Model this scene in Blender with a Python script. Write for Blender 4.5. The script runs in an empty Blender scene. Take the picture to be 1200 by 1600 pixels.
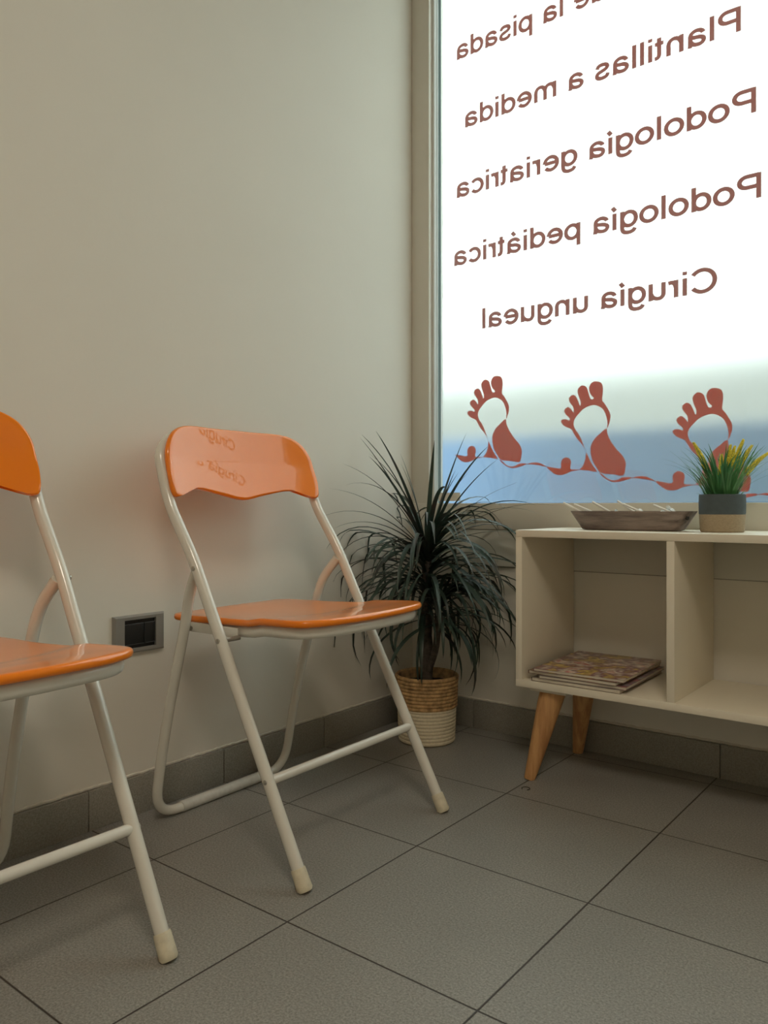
import bpy, bmesh, math, random
from mathutils import Vector, Matrix
random.seed(7)
S = bpy.context.scene
COL = S.collection
PI = math.pi

# ------------------------------------------------------------------ camera, world, exposure
cam_d = bpy.data.cameras.new('camera')
cam = bpy.data.objects.new('camera', cam_d); COL.objects.link(cam)
cam.location = (1.380, -1.892, 0.627)
cam.rotation_euler = (PI/2, 0, math.atan2(0.6187, 0.7857))
cam_d.sensor_fit = 'VERTICAL'; cam_d.sensor_height = 36; cam_d.sensor_width = 27
cam_d.lens = 1216.6/1600*36
cam_d.shift_y = -10/1600
cam_d.clip_start = 0.02
S.camera = cam
S.view_settings.view_transform = 'Standard'
S.view_settings.look = 'None'
S.view_settings.exposure = 0.22
S.view_settings.gamma = 1.0
S.view_settings.use_curve_mapping = False
W = bpy.data.worlds.new('overcast_sky'); S.world = W; W.use_nodes = True
bg = W.node_tree.nodes['Background']
bg.inputs['Color'].default_value = (1.0, 0.975, 0.89, 1)
bg.inputs['Strength'].default_value = 2.9
cy = S.cycles
cy.max_bounces = 14; cy.diffuse_bounces = 7; cy.glossy_bounces = 5
cy.transmission_bounces = 8; cy.transparent_max_bounces = 12
cy.sample_clamp_indirect = 12; cy.use_denoising = True

# ------------------------------------------------------------------ materials
class NT:
    def __init__(s, name):
        s.m = bpy.data.materials.new(name); s.m.use_nodes = True
        s.t = s.m.node_tree; s.b = s.t.nodes.get('Principled BSDF')
        s.out = s.t.nodes.get('Material Output')
    def n(s, typ, **kw):
        nd = s.t.nodes.new(typ)
        for k, v in kw.items(): setattr(nd, k, v)
        return nd
    def l(s, a, b): s.t.links.new(a, b)
    def math(s, op, a, b=None, c=None):
        nd = s.n('ShaderNodeMath', operation=op)
        for i, v in enumerate((a, b, c)):
            if v is None: continue
            if isinstance(v, (int, float)): nd.inputs[i].default_value = v
            else: s.l(v, nd.inputs[i])
        return nd.outputs[0]
    def coords(s, scale=(1, 1, 1)):
        tc = s.n('ShaderNodeTexCoord'); mp = s.n('ShaderNodeMapping')
        mp.inputs['Scale'].default_value = scale
        s.l(tc.outputs['Object'], mp.inputs['Vector'])
        return mp.outputs[0]
    def noise(s, scale, detail=4, rough=.55, vec=None):
        nd = s.n('ShaderNodeTexNoise'); nd.inputs['Scale'].default_value = scale
        nd.inputs['Detail'].default_value = detail; nd.inputs['Roughness'].default_value = rough
        s.l(vec if vec is not None else s.coords(), nd.inputs['Vector'])
        return nd.outputs['Fac']
    def ramp(s, fac, stops):
        nd = s.n('ShaderNodeValToRGB'); cr = nd.color_ramp
        while len(cr.elements) < len(stops): cr.elements.new(0.5)
        for e, (p, c) in zip(cr.elements, stops): e.position = p; e.color = (*c, 1)
        s.l(fac, nd.inputs[0]); return nd.outputs[0]
    def bump(s, h, strength=.3, dist=.001):
        nd = s.n('ShaderNodeBump'); nd.inputs['Strength'].default_value = strength
        nd.inputs['Distance'].default_value = dist
        s.l(h, nd.inputs['Height']); s.l(nd.outputs[0], s.b.inputs['Normal'])

def mat(name, col, rough=.5, var=.06, nscale=30, bump=0, bscale=200, metal=0, coat=0, spec=.5, stretch=(1,1,1), bdist=.0006):
    k = NT(name); b = k.b
    b.inputs['Roughness'].default_value = rough; b.inputs['Metallic'].default_value = metal
    b.inputs['Coat Weight'].default_value = coat; b.inputs['Coat Roughness'].default_value = .025
    b.inputs['Specular IOR Level'].default_value = spec
    v = k.coords(stretch)
    c = k.ramp(k.noise(nscale, vec=v), [(.3, tuple(x*(1-var) for x in col)), (.7, tuple(min(1, x*(1+var)) for x in col))])
    k.l(c, b.inputs['Base Color'])
    if bump: k.bump(k.noise(bscale, vec=v), bump, bdist)
    return k.m

M = {}
M['plaster'] = mat('warm_white_plaster', (.735, .705, .63), .85, .015, 3, .25, 90)
M['ceiling'] = mat('white_ceiling_paint', (.75, .73, .68), .9, .01, 3)
M['frame'] = mat('painted_window_frame', (.66, .63, .55), .45, .02, 8)
M['frame_lip'] = mat('grey_glazing_bead', (.68, .70, .68), .4, .02, 8)
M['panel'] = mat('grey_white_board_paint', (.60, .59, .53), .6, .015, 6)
M['board_shadow'] = mat('grey_board_shadow_line', (.32, .31, .28), .8, .1, 60)  # grey painted in for the shadow line under the window board
M['caulk'] = mat('pale_plaster_edge', (.66, .62, .54), .9, .08, 60, .6, 80)
M['tube'] = mat('white_powder_coated_steel', (.70, .68, .61), .24, .02, 20, .1, 400, coat=.4)
M['lacquer'] = mat('orange_lacquer', (.90, .225, .004), .30, .03, 6, coat=.85, spec=.25)
M['rubber'] = mat('cream_rubber', (.66, .60, .45), .6, .12, 60)
M['rivet'] = mat('dull_steel_rivet', (.45, .43, .38), .4, .05, 40, metal=.7)
M['sleeve'] = mat('scuffed_plastic_sleeve', (.60, .59, .54), .35, .08, 80, .3, 150)
M['plate'] = mat('satin_grey_plate', (.30, .29, .27), .38, .03, 20, metal=.35)
M['black'] = mat('black_plastic', (.012, .013, .014), .3, .1, 50)
M['darkline'] = mat('grey_plastic_line', (.10, .105, .11), .35, .05, 50)
M['laminate'] = mat('off_white_laminate', (.80, .745, .62), .45, .012, 12)
M['soil'] = mat('dark_potting_soil', (.018, .014, .012), .95, .5, 90, 1, 120, bdist=.004)
M['cotton'] = mat('cream_cotton_rope', (.66, .58, .42), .9, .08, 160, .6, 260)
M['jute'] = mat('natural_seagrass_rope', (.42, .26, .115), .9, .45, 70, .8, 220)
M['bark'] = mat('grey_brown_cane_bark', (.075, .06, .045), .9, .4, 40, .9, 90, stretch=(1, 1, 2.5), bdist=.003)
M['slate'] = mat('slate_grey_fabric', (.075, .095, .105), .85, .06, 90, .4, 400)
M['jute2'] = mat('fine_jute_cloth', (.37, .29, .19), .9, .18, 220, .5, 300, stretch=(1, 1, 4))
M['grass'] = mat('artificial_grass_green', (.05, .16, .035), .5, .55, 25)
M['yellow'] = mat('yellow_florets', (.78, .64, .08), .8, .35, 180)
M['spikestem'] = mat('pale_olive_stem', (.17, .19, .05), .7, .2, 60)
M['wrap'] = mat('clear_sweet_wrapper', (.74, .78, .78), .15, .15, 140, .6, 120)
M['stick'] = mat('white_paper_stick', (.80, .78, .72), .6, .03, 40)
M['paper'] = mat('magazine_page_edges', (.66, .60, .50), .8, .12, 12, .4, 900, stretch=(1, 1, 30))
M['tape'] = mat('beige_sticker', (.60, .54, .45), .6, .08, 60)
M['pavement'] = mat('outdoor_pavement', (.42, .41, .38), .9, .08, 3)
M['blue_paint'] = mat('blue_outdoor_paint', (.095, .215, .43), .7, .03, 4)
M['grey_render'] = mat('pale_grey_render', (.36, .36, .33), .9, .03, 2)
M['ring'] = mat('dark_ring_mark', (.03, .028, .025), .8, .1, 60)

def leafmat(name, c0, c1, c2):
    k = NT(name)
    c = k.ramp(k.noise(9, 3), [(.3, c0), (.5, c1), (.72, c2)])
    k.l(c, k.b.inputs['Base Color']); k.b.inputs['Roughness'].default_value = .42
    tr = k.n('ShaderNodeBsdfTranslucent'); k.l(c, tr.inputs['Color'])
    mx = k.n('ShaderNodeMixShader'); mx.inputs[0].default_value = .18
    k.l(k.b.outputs[0], mx.inputs[1]); k.l(tr.outputs[0], mx.inputs[2]); k.l(mx.outputs[0], k.out.inputs[0])
    return k.m
M['leaf'] = leafmat('dark_dracaena_leaf', (.030, .046, .030), (.034, .062, .046), (.060, .040, .036))
M['grass'] = leafmat('artificial_grass', (.05, .17, .07), (.09, .27, .09), (.26, .42, .11))

def woodmat(name, c0, c1, stretch, rough=.55, scale=8):
    k = NT(name); v = k.coords(stretch)
    n = k.noise(scale, 6, .6, v)
    c = k.ramp(n, [(.35, c0), (.62, c1)])
    k.l(c, k.b.inputs['Base Color']); k.b.inputs['Roughness'].default_value = rough
    k.bump(n, .25, .0008); return k.m
M['oak'] = woodmat('warm_pine_leg', (.42, .20, .075), (.64, .36, .15), (9, 9, .8))
M['driftwood'] = woodmat('greyed_brown_wood', (.12, .09, .08), (.30, .24, .21), (1.2, 8, 9), .7, 7)

def floormat():
    k = NT('grey_stoneware_tiles')
    tc = k.n('ShaderNodeTexCoord'); sp = k.n('ShaderNodeSeparateXYZ'); k.l(tc.outputs['Object'], sp.inputs[0])
    P = .333
    def edge(o, off):
        a = k.math('DIVIDE', k.math('SUBTRACT', o, off), P)
        fr = k.math('FRACT', a)
        return k.math('MULTIPLY', k.math('MINIMUM', fr, k.math('SUBTRACT', 1.0, fr)), P), k.math('FLOOR', a)
    ex, ix = edge(sp.outputs[0], .207-.333*9); ey, iy = edge(sp.outputs[1], -.062-.333*15)
    d = k.math('MINIMUM', ex, ey)
    g = k.n('ShaderNodeMapRange', interpolation_type='SMOOTHSTEP')
    g.inputs['From Min'].default_value = .0006; g.inputs['From Max'].default_value = .0022
    k.l(d, g.inputs['Value'])
    cell = k.n('ShaderNodeTexWhiteNoise', noise_dimensions='2D')
    cv = k.n('ShaderNodeCombineXYZ'); k.l(ix, cv.inputs[0]); k.l(iy, cv.inputs[1]); k.l(cv.outputs[0], cell.inputs['Vector'])
    fine = k.ramp(k.noise(300, 3, .75), [(.34, (.175, .168, .153)), (.66, (.365, .350, .322))])
    big = k.ramp(k.noise(5, 3), [(.3, (.90, .90, .90)), (.7, (1, 1, 1))])
    mx = k.n('ShaderNodeMix', data_type='RGBA', blend_type='MULTIPLY'); mx.inputs[0].default_value = 1
    k.l(fine, mx.inputs[6]); k.l(big, mx.inputs[7])
    mc = k.n('ShaderNodeMix', data_type='RGBA', blend_type='MULTIPLY'); mc.inputs[0].default_value = 1
    tone = k.ramp(cell.outputs['Value'], [(0, (.94, .94, .94)), (1, (1.03, 1.03, 1.02))])
    k.l(mx.outputs[2], mc.inputs[6]); k.l(tone, mc.inputs[7])
    gm = k.n('ShaderNodeMix', data_type='RGBA')
    gm.inputs[6].default_value = (.035, .026, .022, 1); k.l(g.outputs[0], gm.inputs[0]); k.l(mc.outputs[2], gm.inputs[7])
    k.l(gm.outputs[2], k.b.inputs['Base Color'])
    k.b.inputs['Roughness'].default_value = .46; k.b.inputs['Specular IOR Level'].default_value = .45
    h = k.math('ADD', k.math('MULTIPLY', g.outputs[0], 1.0), k.math('MULTIPLY', k.noise(260, 4, .65), .35))
    k.bump(h, .5, .0011)
    return k.m
M['floor'] = floormat()
M['skirt'] = mat('grey_stoneware_skirting', (.27, .255, .22), .55, .22, 320, .3, 260)

def film():
    k = NT('frosted_window_film')
    k.t.nodes.remove(k.b)
    rf = k.n('ShaderNodeBsdfRefraction'); rf.inputs['Roughness'].default_value = .60; rf.inputs['IOR'].default_value = 1.14
    rf.inputs['Color'].default_value = (.97, .98, .97, 1)
    tr = k.n('ShaderNodeBsdfTranslucent'); tr.inputs['Color'].default_value = (.80, .82, .80, 1)
    df = k.n('ShaderNodeBsdfDiffuse'); df.inputs['Color'].default_value = (.75, .76, .75, 1)
    m1 = k.n('ShaderNodeMixShader'); m1.inputs[0].default_value = .18
    k.l(rf.outputs[0], m1.inputs[1]); k.l(tr.outputs[0], m1.inputs[2])
    m2 = k.n('ShaderNodeMixShader'); m2.inputs[0].default_value = .12
    k.l(m1.outputs[0], m2.inputs[1]); k.l(df.outputs[0], m2.inputs[2])
    k.l(m2.outputs[0], k.out.inputs[0]); return k.m
M['film'] = film()
def glass():
    k = NT('clear_window_glass'); k.t.nodes.remove(k.b)
    t = k.n('ShaderNodeBsdfTransparent'); t.inputs['Color'].default_value = (.88, .96, .98, 1)
    g = k.n('ShaderNodeBsdfGlossy'); g.inputs['Roughness'].default_value = .02
    m = k.n('ShaderNodeMixShader'); m.inputs[0].default_value = .06
    k.l(t.outputs[0], m.inputs[1]); k.l(g.outputs[0], m.inputs[2]); k.l(m.outputs[0], k.out.inputs[0]); return k.m
M['glass'] = glass()
def vinyl(name, c, trans):
    k = NT(name)
    k.b.inputs['Base Color'].default_value = (*c, 1); k.b.inputs['Roughness'].default_value = .5
    tr = k.n('ShaderNodeBsdfTranslucent'); tr.inputs['Color'].default_value = (*trans, 1)
    m = k.n('ShaderNodeMixShader'); m.inputs[0].default_value = .6
    k.l(k.b.outputs[0], m.inputs[1]); k.l(tr.outputs[0], m.inputs[2]); k.l(m.outputs[0], k.out.inputs[0]); return k.m
M['text_vinyl'] = vinyl('brown_red_vinyl', (.30, .11, .09), (.30, .085, .07))
M['foot_vinyl'] = vinyl('red_vinyl', (.36, .08, .055), (.44, .055, .035))

def covermat(name, seed, cols):
    k = NT(name)
    tc = k.n('ShaderNodeTexCoord'); mp = k.n('ShaderNodeMapping'); mp.inputs['Location'].default_value = (seed, seed*1.7, 0)
    k.l(tc.outputs['Object'], mp.inputs[0])
    n = k.noise(24, 2.5, .6, mp.outputs[0])
    st = [(.28+.44*i/(len(cols)-1), c) for i, c in enumerate(cols)]
    nd_c = k.ramp(n, st)
    vo = k.n('ShaderNodeTexVoronoi'); vo.inputs['Scale'].default_value = 38; k.l(mp.outputs[0], vo.inputs['Vector'])
    c2 = k.ramp(vo.outputs['Distance'], [(.25, (1, 1, 1)), (.5, (.5, .45, .42))])
    mx = k.n('ShaderNodeMix', data_type='RGBA', blend_type='MULTIPLY'); mx.inputs[0].default_value = .55
    k.l(nd_c, mx.inputs[6]); k.l(c2, mx.inputs[7])
    k.l(mx.outputs[2], k.b.inputs['Base Color']); k.b.inputs['Roughness'].default_value = .3
    return k.m

# ------------------------------------------------------------------ mesh helpers
def link(name, bm, m, parent=None, smooth=True, loc=None):
    me = bpy.data.meshes.new(name)
    bmesh.ops.recalc_face_normals(bm, faces=bm.faces[:])
    bm.to_mesh(me); bm.free()
    if m is not None: me.materials.append(m)
    if smooth:
        for p in me.polygons: p.use_smooth = True
        try: me.set_sharp_from_angle(angle=math.radians(38))
        except Exception: pass
    o = bpy.data.objects.new(name, me); COL.objects.link(o)
    if parent: o.parent = parent
    if loc: o.location = loc
    return o
def thing(name, label, cat, loc=(0, 0, 0), rz=0, group=None):
    o = bpy.data.objects.new(name, None); COL.objects.link(o)
    o.empty_display_size = .05
    o.location = loc; o.rotation_euler = (0, 0, rz); tag(o, label, cat, group); return o
def tag(o, label, cat, group=None):
    o['label'] = label; o['category'] = cat
    if group: o['group'] = group
    return o
def structure(o): o['kind'] = 'structure'; return o
def box(bm, a, b, bev=0, seg=2):
    r = bmesh.ops.create_cube(bm, size=1)
    vs = r['verts']
    for v in vs:
        v.co = Vector([a[i] + (v.co[i]+.5)*(b[i]-a[i]) for i in range(3)])
    if bev:
        es = list({e for v in vs for e in v.link_edges})
        bmesh.ops.bevel(bm, geom=es, offset=bev, segments=seg, affect='EDGES', profile=.5)
def boxobj(name, a, b, m, parent=None, bev=0):
    bm = bmesh.new(); box(bm, a, b, bev); return link(name, bm, m, parent)
def smooth_path(pts, radii, n=7):
    """round each inner corner of a polyline with its radius"""
    P = [Vector(p) for p in pts]; out = [P[0]]
    for i in range(1, len(P)-1):
        r = radii[i] if isinstance(radii, (list, tuple)) else radii
        a = (P[i-1]-P[i]); b = (P[i+1]-P[i]); la, lb = a.length, b.length; a.normalize(); b.normalize()
        d = min(r, la*.49, lb*.49)
        p0 = P[i]+a*d; p2 = P[i]+b*d
        for j in range(n+1):
            t = j/n; out.append(p0*(1-t)**2 + P[i]*2*t*(1-t) + p2*t*t)
    out.append(P[-1]); return out
def tube(bm, path, r, seg=14, closed=False, sq=(1, 1), up=None, cap=True):
    path = [Vector(p) for p in path]; n = len(path); rings = []
    t0 = (path[1]-path[0]).normalized()
    nrm = Vector(up) if up else (Vector((0, 0, 1)) if abs(t0.z) < .9 else Vector((1, 0, 0)))
    for i, p in enumerate(path):
        if closed: t = (path[(i+1) % n]-path[i-1]).normalized()
        elif i == 0: t = t0
        elif i == n-1: t = (path[-1]-path[-2]).normalized()
        else: t = (path[i+1]-path[i-1]).normalized()
        nrm = (nrm - t*nrm.dot(t))
        if nrm.length < 1e-6: nrm = t.orthogonal()
        nrm.normalize(); bn = t.cross(nrm)
        rr = r[i] if isinstance(r, (list, tuple)) else r
        rings.append([bm.verts.new(p + nrm*math.cos(2*PI*k/seg)*rr*sq[0] + bn*math.sin(2*PI*k/seg)*rr*sq[1]) for k in range(seg)])
    m = n if closed else n-1
    for i in range(m):
        A, B = rings[i], rings[(i+1) % n]
        for k in range(seg): bm.faces.new((A[k], A[(k+1) % seg], B[(k+1) % seg], B[k]))
    if cap and not closed:
        bm.faces.new(rings[0][::-1]); bm.faces.new(rings[-1])
def lathe(bm, prof, seg=40, c=(0, 0, 0)):
    rings = []
    for r, z in prof:
        if r < 1e-6: rings.append([bm.verts.new((c[0], c[1], c[2]+z))])
        else: rings.append([bm.verts.new((c[0]+r*math.cos(2*PI*k/seg), c[1]+r*math.sin(2*PI*k/seg), c[2]+z)) for k in range(seg)])
    for A, B in zip(rings, rings[1:]):
        for k in range(seg):
            a0, a1 = A[k % len(A)], A[(k+1) % len(A)]; b0, b1 = B[k % len(B)], B[(k+1) % len(B)]
            f = [a0]
            for v in (a1, b1, b0):
                if v not in f: f.append(v)
            if len(f) > 2: bm.faces.new(f)
def shell(bm, outline, surf, thick, normal, bev=.005, rings=14):
    """a plate: star-shaped outline (u,v), surf(u,v)->Vector gives its top, thick along -normal, rounded rim"""
    n = len(outline); cu = sum(p[0] for p in outline)/n; cv = sum(p[1] for p in outline)/n
    def pt(f, i, off, inset=0):
        u, v = outline[i]; du, dv = u-cu, v-cv; L = math.hypot(du, dv)
        g = f - inset/L
        u, v = cu+du*g, cv+dv*g
        return surf(u, v) + normal(u, v)*off
    R = []
    for side in (0, 1):
        layers = []
        c = surf(cu, cv) + normal(cu, cv)*(-thick*side); c = bm.verts.new(c)
        for k in range(1, rings):
            f = k/rings
            layers.append([bm.verts.new(pt(f, i, -thick*side)) for i in range(n)])
        layers.append([bm.verts.new(pt(1, i, -thick*side, bev)) for i in range(n)])
        R.append((c, layers))
    rim = []
    h = thick/2
    for j in range(1, 6):
        a = PI*j/6 - PI/2   # -60..60
        rim.append([bm.verts.new(pt(1, i, -h - h*math.sin(a), bev*(1-math.cos(a)))) for i in range(n)])
    for c, layers in R:
        for i in range(n): bm.faces.new((c, layers[0][i], layers[0][(i+1) % n]))
        for A, B in zip(layers, layers[1:]):
            for i in range(n): bm.faces.new((A[i], A[(i+1) % n], B[(i+1) % n], B[i]))
    seq = [R[0][1][-1]] + rim + [R[1][1][-1]]
    for A, B in zip(seq, seq[1:]):
        for i in range(n): bm.faces.new((A[i], A[(i+1) % n], B[(i+1) % n], B[i]))
def catmull(pts, n=6, closed=True):
    out = []; N = len(pts)
    for i in range(N if closed else N-1):
        p = [pts[(i+k) % N] if closed else pts[min(max(i+k, 0), N-1)] for k in (-1, 0, 1, 2)]
        for j in range(n):
            t = j/n
            out.append(tuple(.5*((2*b)+(-a+c)*t+(2*a-5*b+4*c-d)*t*t+(-a+3*b-3*c+d)*t**3) for a, b, c, d in zip(*p)))
    if not closed: out.append(pts[-1])
    return out
def copy_tree(o, parent=None):
    c = o.copy(); COL.objects.link(c)
    if parent: c.parent = parent
    for ch in [x for x in COL.objects if x.parent == o]: copy_tree(ch, c)
    return c

# ------------------------------------------------------------------ the room
RX, RY, RZ = 3.1, -3.9, 2.60
WX0, WX1, WZ0, WZ1 = 0.0, 1.62, .561, 2.36      # window opening incl. frame
structure(boxobj('floor', (-.12, RY-.12, -.12), (RX+.12, .12, 0), M['floor']))
structure(boxobj('ceiling', (-.12, RY-.12, RZ), (RX+.12, .12, RZ+.12), M['ceiling']))
structure(boxobj('wall_left', (-.12, RY, 0), (0, .12, RZ), M['plaster']))
structure(boxobj('wall_right', (RX, RY, 0), (RX+.12, .12, RZ), M['plaster']))
structure(boxobj('wall_front', (-.12, RY-.12, 0), (RX+.12, RY, RZ), M['plaster']))
bm = bmesh.new()
box(bm, (0, 0, 0), (RX, .12, WZ0)); box(bm, (0, 0, WZ1), (RX, .12, RZ)); box(bm, (WX1, 0, WZ0), (RX, .12, WZ1))
structure(link('wall_back', bm, M['plaster']))
# shallow boxed board under the window
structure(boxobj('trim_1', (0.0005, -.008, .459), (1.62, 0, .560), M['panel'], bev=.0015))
structure(boxobj('shadow_line_strip', (0.001, -.0030, .4565), (1.62, 0, .4590), M['board_shadow']))  # thin dark strip, paints the shadow line below the board's step
# skirting tiles
def skirting(name, axis, joints, end):
    bm = bmesh.new()
    for a, b in zip(joints, joints[1:]):
        if axis == 'y': box(bm, (0, a+.0009, 0), (.010, b-.0009, .0775+random.uniform(-.001, .001)), .0012)
        else: box(bm, (a+.0009, -.010, 0), (b-.0009, 0, .0785+random.uniform(-.001, .001)), .0012)
    return structure(link(name, bm, M['skirt']))
jy = [-3.9] + [-.069-.333*i for i in range(11, -1, -1)] + [-.0105]
jx = [0.0] + [.218+.331*i for i in range(9)]
skirting('baseboard_left', 'y', jy, 0); skirting('baseboard_back', 'x', jx, 0)
def bead(name, pts):
    bm = bmesh.new(); path = []
    for (a, b) in zip(pts, pts[1:]):
        a, b = Vector(a), Vector(b); n = int((b-a).length/.006)
        for i in range(n):
            path.append(a.lerp(b, i/n)+Vector((0, 0, random.uniform(-.0012, .0012))))
    tube(bm, path, .0032, 6, sq=(1, .8)); return structure(link(name, bm, M['caulk']))
bead('trim_2', [(.001, -3.8, .080), (.001, -.004, .080)])
bead('trim_3', [(.004, -.001, .081), (3.0, -.001, .081)])

# added fill light, unseen behind the camera, lifts floor and lower wall
lt = thing('added_fill_lamp', 'added fill light, an unseen square panel on the ceiling', 'lamp', (1.75, -2.3, RZ))
boxobj('fill_housing', (-.31, -.31, -.03), (.31, .31, 0), M['ceiling'], lt, .003)
k = NT('glowing_fill_diffuser'); k.b.inputs['Emission Color'].default_value = (1, .87, .70, 1); k.b.inputs['Emission Strength'].default_value = 19.0
boxobj('fill_diffuser', (-.29, -.29, -.034), (.29, .29, -.0295), k.m, lt)

# window: frame, glazing bead, glass, frosted film
G = .030
win = bpy.data.objects.new('window_1', None); COL.objects.link(win); structure(win); win.location = (.8, 0, WZ0)
def wl(o): o.parent = win; o.matrix_parent_inverse = Matrix.Translation((-.8, 0, -WZ0)); return o
bm = bmesh.new()
FB, FL, FT, FR = .634, .063, 2.29, 1.56
box(bm, (0.0005, -.0115, WZ0), (WX1, .075, FB), .0015); box(bm, (0.0005, -.006, FT), (WX1, .075, WZ1), .0015)
box(bm, (0.0005, -.006, FB), (FL, .075, FT), .0015); box(bm, (FR, -.006, FB), (WX1, .075, FT), .0015)
wl(link('window_frame', bm, M['frame']))
bm = bmesh.new()
box(bm, (FL, .010, FB), (.0715, G-.001, FT), .001); box(bm, (FR-.010, .010, FB), (FR, G-.001, FT), .001)
box(bm, (FL, .010, FT-.010), (FR, G-.001, FT), .001)
wl(link('glazing_bead', bm, M['frame_lip']))
wl(boxobj('glass_pane', (FL, G+.0012, FB-.002), (FR, G+.0052, FT+.002), M['glass']))
wl(boxobj('blue_edge_strip', (.0716, G+.0002, FB), (.0815, G+.0010, FT), mat('blue_grey_edge_tape', (.30, .44, .50), .5, .03, 20)))
bm = bmesh.new()
zs = [FB+.0015 + (FT-FB-.004)*i/240 for i in range(241)]
lx = [.0835 + random.uniform(-.0007, .0007) + .0012*math.sin(z*31) for z in zs]
FG = G+.0056
fv = [bm.verts.new((x, FG, z)) for x, z in zip(lx, zs)] ; rv = [bm.verts.new((FR-.012, FG, z)) for z in zs]
for i in range(240): bm.faces.new((fv[i], rv[i], rv[i+1], fv[i+1]))
fo = link('frosted_film', bm, M['film'], smooth=False); wl(fo)
if fo.data.polygons[0].normal.y > 0: fo.data.flip_normals()

# outdoors, seen blurred through the film
structure(boxobj('ground', (-8, .12, -.25), (10, 14, -.15), M['pavement']))
structure(boxobj('wall_outside_low', (-2.5, .55, -.15), (4.5, .70, .865), M['blue_paint'], bev=.01))
structure(boxobj('wall_outside_far', (-7, 3.2, -.15), (9, 3.4, 1.50), M['grey_render'], bev=.01))

# ------------------------------------------------------------------ lettering on the outside of the glass
OUT = G+.0061
from mathutils.geometry import delaunay_2d_cdt
def arc(cx, cz, rx, rz, a0, a1, n=22):
    return [(cx+rx*math.cos(math.radians(a0+(a1-a0)*i/n)), cz+rz*math.sin(math.radians(a0+(a1-a0)*i/n))) for i in range(n+1)]
def cur(*p): return catmull(list(p), 5, closed=False)
GL = {
 'o': (.556, [arc(.278, .26, .205, .214, 0, 360, 32)]),
 'd': (.556, [arc(.262, .26, .190, .214, 0, 360, 30), [(.452, 0), (.452, .716)]]),
 'p': (.556, [arc(.298, .26, .190, .214, 0, 360, 30), [(.108, -.205), (.108, .52)]]),
 'g': (.556, [arc(.262, .26, .190, .214, 0, 360, 30), cur((.452, .52), (.452, .3), (.452, .02), (.430, -.09), (.36, -.148), (.25, -.160), (.15, -.130), (.095, -.055))]),
 'a': (.556, [arc(.27, .335, .165, .132, 172, 0, 14) + [(.435, .10), (.450, 0)], cur((.435, .30), (.33, .277), (.20, .255), (.105, .20), (.100, .115), (.17, .055), (.28, .055), (.38, .10), (.435, .19))]),
 'e': (.556, [[(.085, .272), (.470, .272)], arc(.278, .26, .200, .213, 3, 325, 30)]),
 'c': (.500, [arc(.272, .26, .196, .214, 38, 322, 26)]),
 's': (.500, [cur((.405, .365), (.36, .45), (.25, .472), (.135, .440), (.105, .365), (.17, .300), (.27, .268), (.375, .225), (.412, .145), (.365, .072), (.25, .047), (.13, .075), (.085, .165))]),
 't': (.278, [cur((.145, .66), (.145, .4), (.145, .16), (.175, .068), (.265, .052)), [(.025, .478), (.262, .478)]]),
 'r': (.333, [[(.112, 0), (.112, .52)], cur((.112, .28), (.145, .40), (.215, .458), (.315, .445))]),
 'u': (.556, [cur((.108, .52), (.108, .3), (.112, .15), (.17, .065), (.27, .050), (.38, .10), (.445, .22)), [(.448, 0), (.448, .52)]]),
 'n': (.556, [[(.112, 0), (.112, .52)], cur((.112, .30), (.18, .42), (.29, .470), (.40, .435), (.447, .34), (.448, .2), (.448, 0))]),
 'm': (.833, [[(.112, 0), (.112, .52)], cur((.112, .30), (.17, .425), (.26, .470), (.36, .440), (.415, .34), (.416, .2), (.416, 0)), cur((.416, .30), (.475, .425), (.565, .470), (.665, .440), (.720, .34), (.722, .2), (.722, 0))]),
 'i': (.222, [[(.111, 0), (.111, .52)], [(.111, .61), (.111, .716)]]),
 'í': (.222, [[(.111, 0), (.111, .52)], [(.085, .585), (.175, .715)]]),
 'á': None,
 'l': (.222, [[(.111, 0), (.111, .716)]]),
 'P': (.667, [[(.130, 0), (.130, .716)], [(.130, .662), (.36, .662)] + arc(.40, .507, .175, .155, 90, -90, 14) + [(.130, .352)]]),
 'C': (.722, [arc(.385, .358, .300, .318, 36, 324, 34)]),
 'E': (.667, [[(.130, 0), (.130, .716)], [(.130, .664), (.60, .664)], [(.130, .372), (.57, .372)], [(.130, .052), (.62, .052)]]),
 ' ': (.278, [])}
GL['á'] = (.556, GL['a'][1] + [[(.235, .585), (.335, .715)]])
def inside(q, c):
    r = False; n = len(q)
    for i in range(n):
        a, b = q[i], q[(i+1) % n]
        if (a[1] > c[1]) != (b[1] > c[1]) and c[0] < (b[0]-a[0])*(c[1]-a[1])/(b[1]-a[1])+a[0]: r = not r
    return r
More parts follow.
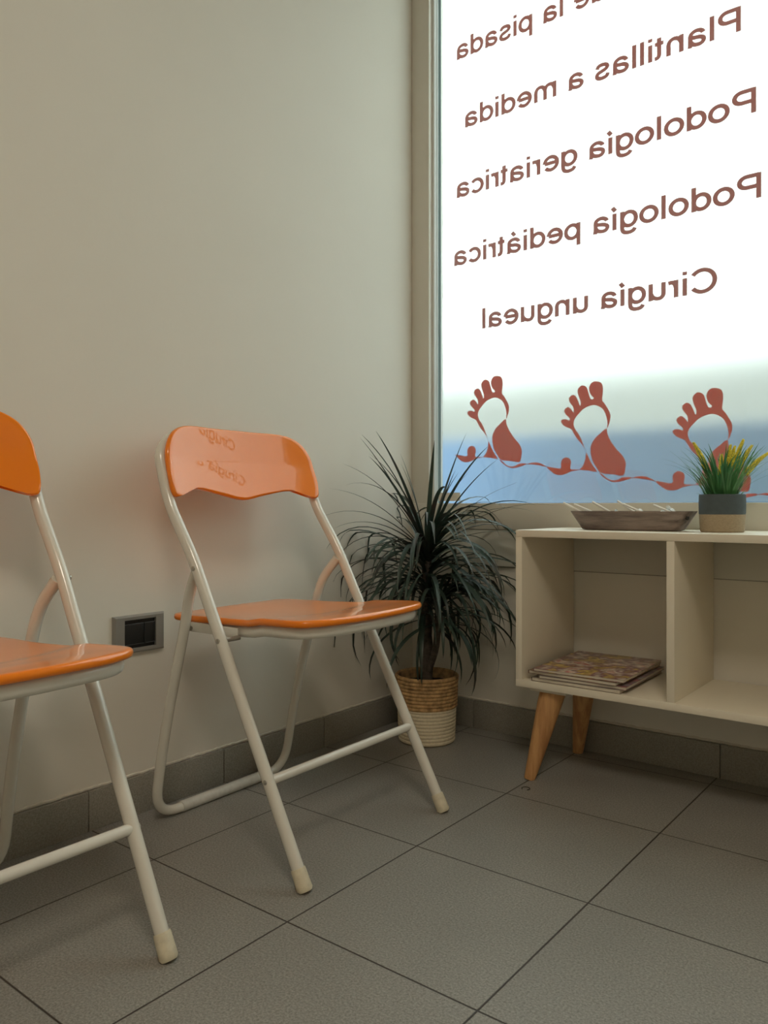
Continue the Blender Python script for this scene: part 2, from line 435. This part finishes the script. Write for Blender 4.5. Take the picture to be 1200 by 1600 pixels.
def word_bm(word, k, size):
    """flat lettering of one word, mirrored so that it reads from outdoors; returns the sheet and its advance"""
    bm = bmesh.new(); x0 = 0; h = .061*size
    for ch in word:
        adv, strokes = GL[ch]; V, Fc = [], []
        for st in strokes:
            P = [Vector(((x0+x*size)*1.0, z*size)) for x, z in st]
            n = len(P); L = []
            closed = (P[0]-P[-1]).length < 1e-6
            for i, p in enumerate(P):
                if closed and i in (0, n-1): d = P[1]-P[-2]
                else: d = P[min(i+1, n-1)]-P[max(i-1, 0)]
                d.normalize(); q = Vector((-d.y, d.x))*h; L.append((p+q, p-q))
            for (a, b), (c, d) in zip(L, L[1:]):
                i = len(V); V += [a, b, d, c]; Fc.append([i, i+1, i+2, i+3])
        x0 += adv*size
        # union of the strokes: keep every triangle whose centre lies inside any stroke quad
        quads = [[V[i] for i in f] for f in Fc]
        r = delaunay_2d_cdt(V, [], Fc, 0, 1e-6)
        vs = [bm.verts.new((-v.x*k, 0, v.y)) for v in r[0]]
        for f in r[2]:
            c = (r[0][f[0]]+r[0][f[1]]+r[0][f[2]])/3
            if any(inside(q, c) for q in quads): bm.faces.new([vs[i] for i in f])
    for v in [v for v in bm.verts if not v.link_faces]: bm.verts.remove(v)
    return bm, x0
def width(s): return sum(GL[c][0] for c in s) - .11
lines = [('Estudio de la pisada', .134, None, 1.934, 'topmost line, ending in de la pisada'),
         ('Plantillas a medida', .1625, .9157, 1.727, 'second line, Plantillas a medida'),
         ('Podología geriatrica', .134, .9485, 1.529, 'third line, Podología geriatrica'),
         ('Podología pediátrica', .125, .9593, 1.331, 'fourth line, Podología pediátrica'),
         ('Cirugía ungueal', .2207, .8594, 1.134, 'lowest line, Cirugía ungueal')]
EM = .0815
for s_, xl, xr, z, what in lines:
    k = (xr-xl)/(width(s_)*EM) if xr else 1.06
    xr = xr or xl + width(s_)*EM*k
    t = thing('window_lettering', 'brown mirrored window lettering, ' + what, 'lettering', (xr+.05*EM*k, OUT+.0003, z), 0, 'lettering lines on the window')
    x = 0
    for wd in s_.split(' '):
        bm, adv = word_bm(wd, k, EM)
        link('word', bm, M['text_vinyl'], t, smooth=False, loc=(-x*k, 0, 0))
        x += adv + .278*EM

# ------------------------------------------------------------------ footprint decals (x, z in mm on the glass)
cres = [(249,976),(252,987),(259,993),(268,994),(279,991),(285,984),(287,972),(286,957),(285,943),(291,935),(299,922),(306,908),(307,897),(304,883),(298,870),(299,884),(297,897),(293,909),(286,921),(275,929),(262,933),(248,931),(232,924),(218,911),(209,900),(206,888),(210,874),(219,862),(228,845),(234,829),(238,820),(225,838),(214,850),(205,865),(198,875),(184,881),(174,889),(170,898),(177,902),(186,901),(194,898),(194,904),(184,914),(179,924),(184,931),(192,933),(200,926),(206,918),(205,932),(195,946),(193,957),(202,964),(211,961),(218,949),(224,934),(226,944),(220,960),(217,975),(223,984),(232,987),(243,980),(248,964),(254,949),(262,951),(253,962)]
heel = [(296,870),(299,856),(308,837),(323,816),(339,798),(347,781),(346,765),(340,748),(315,751),(282,756),(268,772),(257,792),(253,816),(256,832),(264,845),(279,858)]
tri = [(241,811),(239,793),(231,774),(223,766),(248,763),(271,759),(259,777),(248,797)]
rib = [(276,758),(286,746),(302,736),(319,731),(341,735),(363,741),(354,744),(336,743),(330,739),(315,736),(299,741),(287,751)]
rib2 = [(363,741),(379,745),(400,743.5),(422,732),(396,737.5),(375,740)]
blob = [(422-294,732+45),(445-294,728+45),(461-294,726+45),(465-294,731+45),(463.5-294,739+45),(466-294,747.5+45),(471.5-294,753+45),(479-294,755+45),(486.5-294,752.5+45),(491.5-294,747+45),(493-294,739+45),(491-294,730+45),(493-294,723+45),(517-294,721+45),(493-294,717+45),(481-294,712+45),(465-294,708+45),(449-294,710+45),(435-294,719+45)]
def foot_bm():
    bm = bmesh.new()
    for shp, sm in ((cres, 3), (heel, 3), (tri, 2), (rib, 2), (rib2, 3), (blob, 3)):
        pts = catmull(shp, sm)
        P = [Vector((x/1000-.25, z/1000-.75)) for x, z in pts]; n = len(P)
        r = delaunay_2d_cdt(P, [(i, (i+1) % n) for i in range(n)], [], 0, 1e-7)
        a = [bm.verts.new((v.x, 0, v.y)) for v in r[0]]
        for f in r[2]:
            if inside(P, (r[0][f[0]]+r[0][f[1]]+r[0][f[2]])/3): bm.faces.new([a[i] for i in f])
    return bm
fp0 = link('footprint_decal', foot_bm(), M['foot_vinyl'], smooth=False)
flabels = ['red footprint decal on the window, leftmost, above the spiky plant', 'red footprint decal on the window, middle one, above the wooden bowl',
           'red footprint decal on the window, rightmost, half hidden behind the small grass pot']
for i in range(3):
    o = fp0 if i == 0 else fp0.copy()
    if i: COL.objects.link(o)
    o.location = (.25+.294*i, OUT, .75-.0445*i)
    tag(o, flabels[i], 'decal', 'footprint decals on the window')
tag(boxobj('sticker', (.0745, G-.0012, .6405), (.150, G-.0004, .6650), M['tape']),
    'small beige strip sticker in the lower left corner of the window pane', 'sticker')

# ------------------------------------------------------------------ folding chairs
def backx(z):   # tube centre line of the back, side view
    return .140 - .30*(min(z, .72)-.634) - .17*max(0, z-.72)
HALF = .205
def rec(y): return .034*(1-min(1, abs(y)/HALF)**2)
def make_chair():
    t = thing('folding_chair', '', 'chair')
    # front legs and back: one bent tube
    side = [(.494, HALF+.002, .004), (.213, HALF, .530), (.140, HALF, .634), (backx(.712), HALF, .712)]
    def arch_pt(y, z): return (backx(z)-rec(y), y, z)
    pts = smooth_path(side, [0, .035, .045, 0], 8)
    up = []
    for j in range(1, 13):           # big rounded upper corner
        a = PI/2*j/12
        up.append(arch_pt(HALF-.105+.105*math.cos(a), .712-.036+ .036*(1) + .062*math.sin(a)))
    top = [arch_pt(HALF-.105-(2*HALF-.21)*k/12, .774) for k in range(1, 6+1)]
    half = pts + [Vector(p) for p in up] + [Vector(p) for p in top]
    full = half + [Vector((p[0], -p[1], p[2])) for p in half[:-1][::-1]]
    bm = bmesh.new(); tube(bm, full, .0112, 16, sq=(1, .92), up=(1, 0, 0)); fr = link('front_leg_and_back_tube', bm, M['tube'], t)
    # rear legs: a U standing on its bar
    RHY = .183
    rl = [(.217, RHY+.016, .510), (.181, RHY+.005, .464), (.163, RHY, .402), (.100, RHY, .185), (.066, RHY, .0105)]
    path = rl + [(.066, -RHY, .0105)] + [(p[0], -p[1], p[2]) for p in rl[:-1][::-1]]
    path = smooth_path(path, [0, .03, .04, .1, .062, .062, .1, .04, .03, 0], 8)
    bm = bmesh.new(); tube(bm, path, .0100, 14, up=(1, 0, 0)); rr = link('rear_leg_tube', bm, M['tube'], t)
    bm = bmesh.new(); tube(bm, [(.0665, -.117, .0112), (.0665, .117, .0112)], .0112, 16); link('bar_sleeve', bm, M['sleeve'], rr)
    # crossbar between the front legs
    xz = (.411, .162)
    bm = bmesh.new(); tube(bm, [(xz[0], -HALF, xz[1]), (xz[0], HALF, xz[1])], .0082, 14); link('crossbar', bm, M['tube'], t)
    for s in (-1, 1):
        d = Vector((.494-.225, 0, -.508)).normalized()
        p = Vector((.494, s*(HALF+.002), .004)) - d*.034
        bm = bmesh.new(); tube(bm, [p, p+d*.004, p+d*.022, p+d*.033, p+d*.037], [.0120, .0126, .0130, .0135, .0110], 16)
        for v in bm.verts: v.co.z = max(v.co.z, 0.0)
        link('rubber_foot', bm, M['rubber'], fr)
        for (x, z) in ((.2245, .512), (.2915, .3865), (.411, .162)):
            bm = bmesh.new(); y = s*(HALF+.0098)
            tube(bm, [(x, y-.001*s, z), (x, y+.0016*s, z), (x, y+.003*s, z)], [.0048, .0044, .0015], 12)
            link('rivet', bm, M['rivet'], fr)
        bm = bmesh.new(); y = s*(RHY-.012)
        tube(bm, [(.163, y, .3925), (.163, y-s*.002, .3925), (.163, y-s*.004, .3925)], [.0048, .0044, .001], 12); link('rivet', bm, M['rivet'], rr)
    # seat
    base = [(.080, -.10), (.078, 0), (.080, .10), (.086, .150), (.140, .163), (.22, .162), (.30, .168), (.38, .176), (.435, .181),
            (.462, .172), (.484, .135), (.496, .07), (.500, 0), (.496, -.07), (.484, -.135), (.462, -.172), (.435, -.181), (.38, -.176), (.30, -.168), (.22, -.162), (.140, -.163), (.086, -.150)]
    ol = catmull(base, 5)
    def sz(x, y):
        z = .4125 + .016*max(0, (x-.09)/.40)
        c = (x-.352 + .050*(y/.18)**2)/.045
        c = max(0, min(1, c)); z += .0050*c*c*(3-2*c) - .006*(1-(y/.18)**2)*max(0, 1-((x-.28)/.17)**2)
        return z
    surf = lambda x, y: Vector((x, y, sz(x, y)))
    def nrm(x, y):
        e = .002; a = surf(x+e, y)-surf(x-e, y); b = surf(x, y+e)-surf(x, y-e); return a.cross(b).normalized()
    bm = bmesh.new(); shell(bm, ol, surf, .0125, nrm, .005, 16); link('seat', bm, M['lacquer'], t)
    # steel rim below the seat
    cu = .30; rim = [(cu+(x-cu)*(.925 if x > cu else .86), y*.925) for x, y in catmull(base, 3)]
    bm = bmesh.new(); tube(bm, [(x, y, sz(x, y)-.0225) for x, y in rim], .0105, 10, closed=True, sq=(1.0, .55), up=(0, 0, 1)); sf = link('seat_frame', bm, M['tube'], t)
    for s in (-1, 1):
        bm = bmesh.new(); y = s*.168
        box(bm, (.150, y-.0015, .386), (.292, y+.0015, .404), .0012); link('bracket', bm, M['tube'], sf)
        bm = bmesh.new(); tube(bm, [(.2915, s*.164, .3865), (.2915, s*.200, .3865)], .0045, 10); link('bolt', bm, M['rivet'], sf)
    # backrest panel in front of the arch
    bl = [(-.204, .655), (-.196, .6455), (-.180, .6475), (-.155, .6590), (-.118, .6600), (-.06, .6500), (0, .6400), (.06, .6500), (.118, .6600), (.155, .6590), (.180, .6475), (.196, .6455), (.204, .655),
          (.2075, .68), (.2055, .705), (.2005, .737), (.184, .765), (.157, .782), (.120, .7885), (.06, .789), (0, .7895), (-.06, .789), (-.120, .7885), (-.157, .782), (-.184, .765), (-.2005, .737), (-.2055, .705), (-.2075, .68)]
    ol = catmull(bl, 4)
    def bsurf(y, z):
        q = (z-.645)/.14
        return Vector((backx(z) + .025 - rec(y) + .0015*math.sin(PI*min(1, max(0, q)))*math.cos(y/.2*1.2), y, z))
    def bn(y, z):
        e = .002; a = bsurf(y+e, z)-bsurf(y-e, z); b = bsurf(y, z+e)-bsurf(y, z-e); n = a.cross(b).normalized(); return n if n.x > 0 else -n
    bm = bmesh.new(); shell(bm, ol, bsurf, .0115, bn, .005, 16); link('backrest', bm, M['lacquer'], t)
    return t
c2 = make_chair()
c2.location = (0, -.782, 0); c2.rotation_euler = (0, 0, .02)
c1 = copy_tree(c2); c1.location = (-.010, -1.440, 0); c1.rotation_euler = (0, 0, 0)
tag(c2, 'orange and white folding chair seen whole, standing between the wall socket and the spiky plant', 'chair', 'orange folding chairs')
tag(c1, 'nearest orange and white folding chair, cut off by the left edge of the photo', 'chair', 'orange folding chairs')

# ------------------------------------------------------------------ wall socket
t = thing('wall_socket', 'grey framed wall socket with black modules above the skirting between the two chairs', 'socket', (0, -.953, .367))
bm = bmesh.new()
w, h = .0595, .0385; iw0, iw1, ih = -.036, .038, .029
prof = [(-w, w, -h, h, 0), (-w, w, -h, h, .005), (-w+.0035, w-.0035, -h+.0035, h-.0035, .0095), (iw0, iw1, -ih, ih, .0090), (iw0, iw1, -ih, ih, .001)]
R = [[bm.verts.new(p) for p in ((x, y0, z0), (x, y1, z0), (x, y1, z1), (x, y0, z1))] for y0, y1, z0, z1, x in prof]
for A, B in zip(R, R[1:]):
    for k_ in range(4): bm.faces.new((A[k_], A[(k_+1) % 4], B[(k_+1) % 4], B[k_]))
link('cover_plate', bm, M['plate'], t, smooth=False)
bm = bmesh.new(); box(bm, (.0005, iw0, -ih), (.003, iw1, ih)); link('backing', bm, M['black'], t)
for a, b in ((iw0+.0005, .0105), (.0115, iw1-.0005)):
    bm = bmesh.new(); box(bm, (.002, a, -ih+.0075), (.0065, b, ih-.0085), .0008); mo = link('socket_module', bm, M['black'], t)
    bm = bmesh.new(); box(bm, (.0055, a, ih-.0095), (.0072, b, ih-.0085), .0003); link('module_edge', bm, M['darkline'], mo)
    bm = bmesh.new(); box(bm, (.0055, a+.004, -ih+.0075), (.0072, b-.001, -ih+.0085), .0003); link('module_edge', bm, M['darkline'], mo)

# ------------------------------------------------------------------ cabinet
CX0, CX1, CY, CB, CT, TH = .507, 1.215, -.292, .211, .571, .016
t = thing('low_shelf_cabinet', 'low off-white open two-compartment cabinet on splayed wooden legs under the window', 'cabinet', (CX0, CY, 0))
def cb(name, a, b): 
    return boxobj(name, tuple(a[i]-(CX0, CY, 0)[i] for i in range(3)), tuple(b[i]-(CX0, CY, 0)[i] for i in range(3)), M['laminate'], t, .0008)
YB = -.0125
cb('top_board', (CX0, CY, CT-TH), (CX1, YB, CT)); cb('bottom_board', (CX0, CY, CB), (CX1, YB, CB+TH))
cb('side_panel', (CX0, CY, CB+TH), (CX0+TH, YB, CT-TH)); cb('side_panel', (CX1-TH, CY, CB+TH), (CX1, YB, CT-TH))
cb('divider', (.851, CY+.001, CB+TH), (.867, YB, CT-TH))
def leg(tx, ty, fx, fy):
    bm = bmesh.new(); a = Vector((tx-CX0, ty-CY, CB-.010)); b = Vector((fx-CX0, fy-CY, 0))
    path = [a.lerp(b, k/6) for k in range(7)]; tube(bm, path, [.0300-.0170*k/6 for k in range(7)], 20)
    for v in bm.verts: v.co.z = min(max(v.co.z, 0), CB-.010)
    link('leg', bm, M['oak'], t)
    bm = bmesh.new(); box(bm, (tx-CX0-.045, ty-CY-.028, CB-.010), (tx-CX0+.045, ty-CY+.028, CB), .003); link('mounting_plate', bm, M['laminate'], t)
leg(.578, -.247, .537, -.281); leg(.575, -.062, .543, -.033); leg(1.144, -.247, 1.185, -.281); leg(1.146, -.062, 1.178, -.033)

# magazines
covers = [covermat('cover_print_a', 1.3, [(.13, .04, .06), (.75, .58, .16), (.28, .12, .16), (.85, .78, .66), (.62, .09, .10)]),
          covermat('cover_print_b', 5.1, [(.05, .05, .06), (.30, .20, .12), (.35, .10, .09)]),
          covermat('cover_print_c', 9.7, [(.45, .40, .33), (.30, .25, .28), (.50, .12, .10)]),
          covermat('cover_print_d', 3.9, [(.40, .37, .30), (.20, .14, .12)])]
mags = [(.0085, 0.0, .0, 'bottommost of the stack'), (.0065, .012, .03, 'second from the bottom'), (.0075, -.006, -.02, 'second from the top'), (.0065, .002, .035, 'topmost, with a colourful printed cover')]
z = CB+TH+.0004
for i, (hh, dx, rz, what) in enumerate(mags):
    t = thing('magazine', 'magazine lying in the left cabinet compartment, ' + what, 'magazine', (.649+dx, -.155, z), rz, 'magazines in the cabinet')
    bm = bmesh.new(); hx, hy = .1035-(.004 if i == 1 else 0), .131
    box(bm, (-hx, -hy, 0.0006), (hx-.001, hy, hh-.0006), .001); link('pages', bm, M['paper'], t)
    for zz in (0, hh-.0006):
        bm = bmesh.new(); box(bm, (-hx-.0015, -hy-.0012, zz), (hx, hy+.0012, zz+.0006), .0002)
        if zz:
            for v in bm.verts: pass
        link('cover', bm, covers[3-i], t)
    bm = bmesh.new(); box(bm, (-hx-.0016, -hy-.001, 0), (-hx-.0005, hy+.001, hh), .0003); link('spine', bm, covers[3-i], t)
    z += hh+.0004

# ------------------------------------------------------------------ wooden bowl with sweets on sticks
BX, BY = .727, -.150
def bowl():
    bm = bmesh.new()
    def ringpts(hx, hy, z, n=48, p=5):
        o = []
        for k in range(n):
            a = 2*PI*k/n; c, s = math.cos(a), math.sin(a)
            o.append((math.copysign(abs(c)**(2/p), c)*hx, math.copysign(abs(s)**(2/p), s)*hy, z))
        return o
    prof = [(.104, .034, 0), (.112, .039, .002), (.136, .054, .041), (.137, .055, .0435), (.133, .051, .0435), (.131, .049, .041), (.106, .033, .009), (.098, .028, .008)]
    R = [[bm.verts.new(p) for p in ringpts(*q)] for q in prof]
    for A, B in zip(R, R[1:]):
        for k in range(48): bm.faces.new((A[k], A[(k+1) % 48], B[(k+1) % 48], B[k]))
    bm.faces.new(R[0]); bm.faces.new(R[-1]); return bm
t = thing('wooden_bowl', 'long grey-brown wooden trough bowl standing on the cabinet top', 'bowl', (BX, BY, CT+.0002), .0)
link('bowl_body', bowl(), M['driftwood'], t)
bm = bmesh.new(); tube(bm, [(.1265, -.02, .030), (.1300, -.02, .030)], .009, 14, up=(0, 1, 0), sq=(1, .6)); link('dark_spot', bm, M['ring'], t)  # dark disc at the right end of the bowl
n0 = None
sticks = [(-.100, -.028, 205, 28, 'at the far left end'), (-.075, -.020, 200, 24, 'second from the left end'), (-.030, -.030, 190, 30, 'left of the middle'), (.022, -.022, 178, 32, 'in the middle, steepest'),
          (.045, -.030, 185, 24, 'right of the middle'), (.105, -.020, 170, 22, 'towards the right end')]
for i, (x, y, az, el, what) in enumerate(sticks):
    a = math.radians(az); 
    if n0 is None:
        n0 = thing('wrapped_lollipop', '', 'sweet')
        bm = bmesh.new()
        bmesh.ops.create_icosphere(bm, subdivisions=3, radius=.0105)
        for v in bm.verts:
            v.co *= 1+random.uniform(-.07, .07); v.co.z *= .75
        link('wrapped_head', bm, M['wrap'], n0)
        bm = bmesh.new(); tube(bm, [(.008, 0, .002), (.058, 0, .002)], .0025, 8); link('stick', bm, M['stick'], n0)
        o = n0
    else: o = copy_tree(n0)
    o.location = (BX+x, BY+y, CT+.034); o.rotation_euler = (0, -math.radians(el), a)
    tag(o, 'white-sticked sweet in clear wrapper in the wooden bowl, ' + what, 'sweet', 'sweets in the wooden bowl')
s0 = None
for i, (x, y, zz, what) in enumerate([(-.060, .004, .030, 'at the left'), (.000, .000, .031, 'in the middle'), (.070, -.005, .031, 'at the right'), (.098, -.012, .036, 'resting at the right end')]):
    bm = bmesh.new(); pts = []
    if s0 is None:
        R = []
        for k, (xx, r) in enumerate([(-.024, .009), (-.018, .004), (-.012, .002), (-.009, .007), (0, .009), (.009, .007), (.012, .002), (.018, .004), (.024, .009)]):
            R.append([bm.verts.new((xx+random.uniform(-.001, .001), r*math.cos(2*PI*j/10)*(1+.2*(j % 2)), .55*r*math.sin(2*PI*j/10))) for j in range(10)])
        for A, B in zip(R, R[1:]):
            for j in range(10): bm.faces.new((A[j], A[(j+1) % 10], B[(j+1) % 10], B[j]))
        s0 = o = link('wrapped_sweet', bm, M['wrap'])
    else:
        bm.free(); o = s0.copy(); COL.objects.link(o)
    o.location = (BX+x, BY+y, CT+zz+.005); o.rotation_euler = (.3*i, -.35, .8*i)
    tag(o, 'twist-wrapped clear sweet without a stick in the wooden bowl, ' + what, 'sweet', 'twist-wrapped sweets in the bowl')

# ------------------------------------------------------------------ blades
def blade(bm, p, az, el, L, w, droop, n=9, fold=.25, twist=0, lim=None, curl=1.6):
    p = Vector(p); rows = []; step = L/n
    for i in range(n+1):
        t = i/n; e = el - droop*t**curl
        d = Vector((math.cos(az)*math.cos(e), math.sin(az)*math.cos(e), math.sin(e)))
        sd = Vector((-math.sin(az), math.cos(az), 0)); up = sd.cross(d)*-1
        ww = w*min(1, .55+1.8*t)*(1-t**2.2)**.8*.5 + .0002
        tw = twist*t; s2 = sd*math.cos(tw)+up*math.sin(tw)
        rows.append([p - s2*ww + up*fold*ww, p.copy(), p + s2*ww + up*fold*ww])
        p = p + d*step
    if lim: rows = [[lim(q) for q in r] for r in rows]
    V = [[bm.verts.new(q) for q in r] for r in rows]
    for A, B in zip(V, V[1:]):
        for k in range(2): bm.faces.new((A[k], A[k+1], B[k+1], B[k]))

# small pot of artificial grass on the cabinet
PX, PY = .9215, -.150
t = thing('grass_pot', 'small round pot in grey and jute with grass and yellow spikes on the cabinet', 'potted plant', (PX, PY, CT))
bm = bmesh.new(); lathe(bm, [(0, 0), (.041, 0), (.0435, .002), (.0450, .020), (.0455, .0375), (.0440, .0375)], 48); link('jute_base', bm, M['jute2'], t)
bm = bmesh.new(); lathe(bm, [(.0452, .0372), (.0462, .040), (.0465, .060), (.0460, .0785), (.0445, .080), (.043, .078), (.042, .064), (0, .064)], 48); link('slate_cuff', bm, M['slate'], t)
bm = bmesh.new(); lathe(bm, [(0, .074), (.03, .073), (.0425, .068)], 30); link('soil', bm, M['soil'], t)
bm = bmesh.new()
for i in range(150):
    a = random.uniform(0, 2*PI); r = .030*math.sqrt(random.random())
    el = math.radians(90-random.uniform(0, 10)-r/.030*22)
    L = random.uniform(.06, .135)
    blade(bm, (r*math.cos(a), r*math.sin(a), .070), a+random.uniform(-.5, .5), el, L, .0046, random.uniform(.2, 1.1), 8)
for (az, el, L, dr) in ((205, 58, .14, .95), (215, 55, .13, 1.0), (35, 55, .14, .7), (20, 50, .14, .8), (30, 44, .13, 1.0), (55, 58, .14, .6), (330, 55, .13, 1.0), (190, 66, .12, .7)):
    a = math.radians(az); blade(bm, (.02*math.cos(a), .02*math.sin(a), .070), a, math.radians(el), L, .0026, dr, 9)
for i in range(26):
    a = random.uniform(0, 2*PI); blade(bm, (.034*math.cos(a), .034*math.sin(a), .072), a, math.radians(random.uniform(30, 60)), random.uniform(.015, .03), .003, .3, 4)
link('grass_blades', bm, M['grass'], t)
cr = Vector((.7857, .6187, 0))      # spikes fan out roughly along the cabinet
for (s0_, s1_, dep, ztop, n) in ((-.022, -.061, .0, .190, 60), (.002, .014, .015, .186, 50), (.010, .030, -.01, .182, 46), (.014, .044, .006, .197, 60), (.016, .064, .0, .184, 54), (.026, .100, -.005, .168, 62), (-.006, -.004, .012, .165, 46)):
    a = Vector((cr.x*s0_*.6, cr.y*s0_*.6+dep*.4, .072)); b = Vector((cr.x*s1_, cr.y*s1_+dep, ztop))
    path = [a.lerp(b, k/8) + Vector((0, 0, .012*math.sin(PI*k/8))) for k in range(9)]
    bm = bmesh.new(); tube(bm, path, .0009, 6); st = link('flower_spike', bm, M['spikestem'], t)
    bm = bmesh.new()
    for j in range(n*2):
        q = .42+.58*j/(n*2); f = q*8; i0 = min(7, int(f)); p = path[i0].lerp(path[i0+1], f-i0)
        an = j*2.4; rad = .0064*(1-((q-.42)/.58)**1.5*.75)
        d = (b-a).normalized(); o1 = d.orthogonal().normalized(); o2 = d.cross(o1)
        p = p + (o1*math.cos(an)+o2*math.sin(an))*rad*.8
        r = bmesh.ops.create_icosphere(bm, subdivisions=1, radius=.0024*(1.2-.5*q), matrix=Matrix.Translation(p))
    link('florets', bm, M['yellow'], st)

# ------------------------------------------------------------------ big spiky plant in the corner
DX, DY = .178, -.180
t = thing('potted_dracaena', 'tall spiky dark green dracaena in a two-tone rope basket in the room corner', 'potted plant', (DX, DY, 0))
def coil(r0, r1, z0, z1, n, amp, irregular=0):
    bm = bmesh.new(); seg = 72; rings = []
    N = n*8
    for i in range(N+1):
        q = i/N; ph = q*n
        ring = []
        for k in range(seg):
            a = 2*PI*k/seg
            rr = r0+(r1-r0)*q + amp*abs(math.sin(PI*(ph + 0)))**.6 + irregular*math.sin(a*3+i*.05)
            ring.append(bm.verts.new((rr*math.cos(a), rr*math.sin(a), z0+(z1-z0)*q)))
        rings.append(ring)
    for A, B in zip(rings, rings[1:]):
        for k in range(seg): bm.faces.new((A[k], A[(k+1) % seg], B[(k+1) % seg], B[k]))
    return bm, rings
bm, R = coil(.0745, .0780, .003, .094, 10, .0015)
c = bm.verts.new((0, 0, .001)); lo = [bm.verts.new((v.co.x*.95, v.co.y*.95, .0005)) for v in R[0]]
for k in range(72):
    bm.faces.new((R[0][k], lo[k], lo[(k+1) % 72], R[0][(k+1) % 72])); bm.faces.new((c, lo[k], lo[(k+1) % 72]))
# the white coil steps up one course on the right hand side
link('white_rope_base', bm, M['cotton'], t)
bm, R = coil(.0785, .0835, .092, .176, 9, .0026, .0005)
inn = [[bm.verts.new((v.co.x*f, v.co.y*f, zz)) for v in R[-1]] for f, zz in ((.965, .178), (.92, .174), (.90, .145))]
for A, B in zip([R[-1]]+inn, inn):
    for k in range(72): bm.faces.new((A[k], A[(k+1) % 72], B[(k+1) % 72], B[k]))
link('brown_rope_rim', bm, M['jute'], t)
bm = bmesh.new(); lathe(bm, [(.077, .150), (.06, .153), (.03, .156), (0, .157)], 40)
for v in bm.verts: v.co.z += random.uniform(-.0015, .0015)
link('soil', bm, M['soil'], t)
def lim(v):
    x, y, z = v
    mn = .004-DX if z > .09 else .016-DX
    if x < mn: x = mn + (random.random())*.002
    mx = -.012-DY if z > .09 else -.018-DY
    if .45 < z < .575: mx = -.014-DY
    if y > mx: y = mx
    # cabinet side, keep clear
    if x+DX > CX0-.006 and z > .2 and z < .58: x = CX0-.006-DX
    return Vector((x, y, z))
trunk = [(.0, .0, .150), (.002, -.002, .22), (-.002, .002, .32), (.0, .0, .42), (-.004, .004, .50)]
bm = bmesh.new(); tr_p = catmull(trunk, 5, closed=False); tube(bm, tr_p, [.0165-.004*k/(len(tr_p)-1) + .0012*math.sin(k*2.1) for k in range(len(tr_p))], 14); link('trunk', bm, M['bark'], t)
bm = bmesh.new(); tube(bm, smooth_path([(.012, -.008, .19), (.045, -.02, .25), (.05, -.018, .36)], .04), .009, 10); link('trunk', bm, M['bark'], t)
def crown(cx, cyy, cz, n, Lr, zspan, elr, w):
    bm = bmesh.new()
    for i in range(n):
        az = math.radians(-38 + random.gauss(0, 1)*88)
        q = random.random()
        z = cz - zspan*q
        el = math.radians(elr[0] + (elr[1]-elr[0])*(1-q) + random.uniform(-14, 14))
        L = random.uniform(*Lr)
        blade(bm, (cx+.008*math.cos(az), cyy+.008*math.sin(az), z), az, min(el, 1.5), L, w*random.uniform(.75, 1.15), random.uniform(1.3, 2.6) if el < 1.2 else random.uniform(.1, .8), 12, .3, random.uniform(-.6, .6), lim, random.uniform(1.0, 1.8))
    return bm
link('foliage', crown(-.004, .004, .520, 105, (.23, .37), .12, (4, 66), .0150), M['leaf'], t)
link('foliage', crown(.048, -.018, .385, 42, (.18, .28), .08, (0, 60), .0125), M['leaf'], t)
link('foliage', crown(-.006, .0, .44, 55, (.18, .30), .13, (-10, 50), .0130), M['leaf'], t)
# long outliers (azimuth from the view's right hand: 38 deg = along the picture)
bm = bmesh.new()
for (az, el, L, w, dr) in ((2, 66, .34, .019, .50), (12, 60, .32, .016, .45), (45, 50, .33, .009, .7), (20, 38, .38, .008, .9), (5, 42, .36, .008, 1.2), (252, 70, .36, .017, .35), (240, 64, .36, .014, .3), (262, 60, .33, .014, .5),
                           (0, 24, .34, .008, .8), (-20, 45, .38, .009, 1.3), (-100, 60, .36, .009, 1.4), (-110, 40, .36, .009, 1.2), (-120, 48, .33, .008, .8), (-95, 30, .36, .009, .9), (-130, 62, .34, .011, .8),
                           (205, 79, .28, .014, .2), (-140, 80, .25, .013, .3), (60, 74, .24, .013, .4), (25, 72, .25, .014, .5), (-30, -5, .34, .011, 1.1), (-75, -5, .33, .011, 1.2), (20, -8, .36, .010, 1.2), (-100, -10, .34, .010, 1.0)):
    blade(bm, (-.004, .004, .50), math.radians(az), math.radians(el), L, w, dr, 14, .3, 0, lim, 1.6)
link('foliage', bm, M['leaf'], t)

# little dark ring mark left on the floor in front of the cabinet leg
bm = bmesh.new(); tube(bm, [(.009*math.cos(a*PI/12), .009*math.sin(a*PI/12), 0) for a in range(-3, 17)], .0008, 6)
tag(link('broken_ring', bm, M['ring'], loc=(.560, -.343, .0008)), 'tiny dark broken ring lying on the floor in front of the cabinet leg', 'ring')
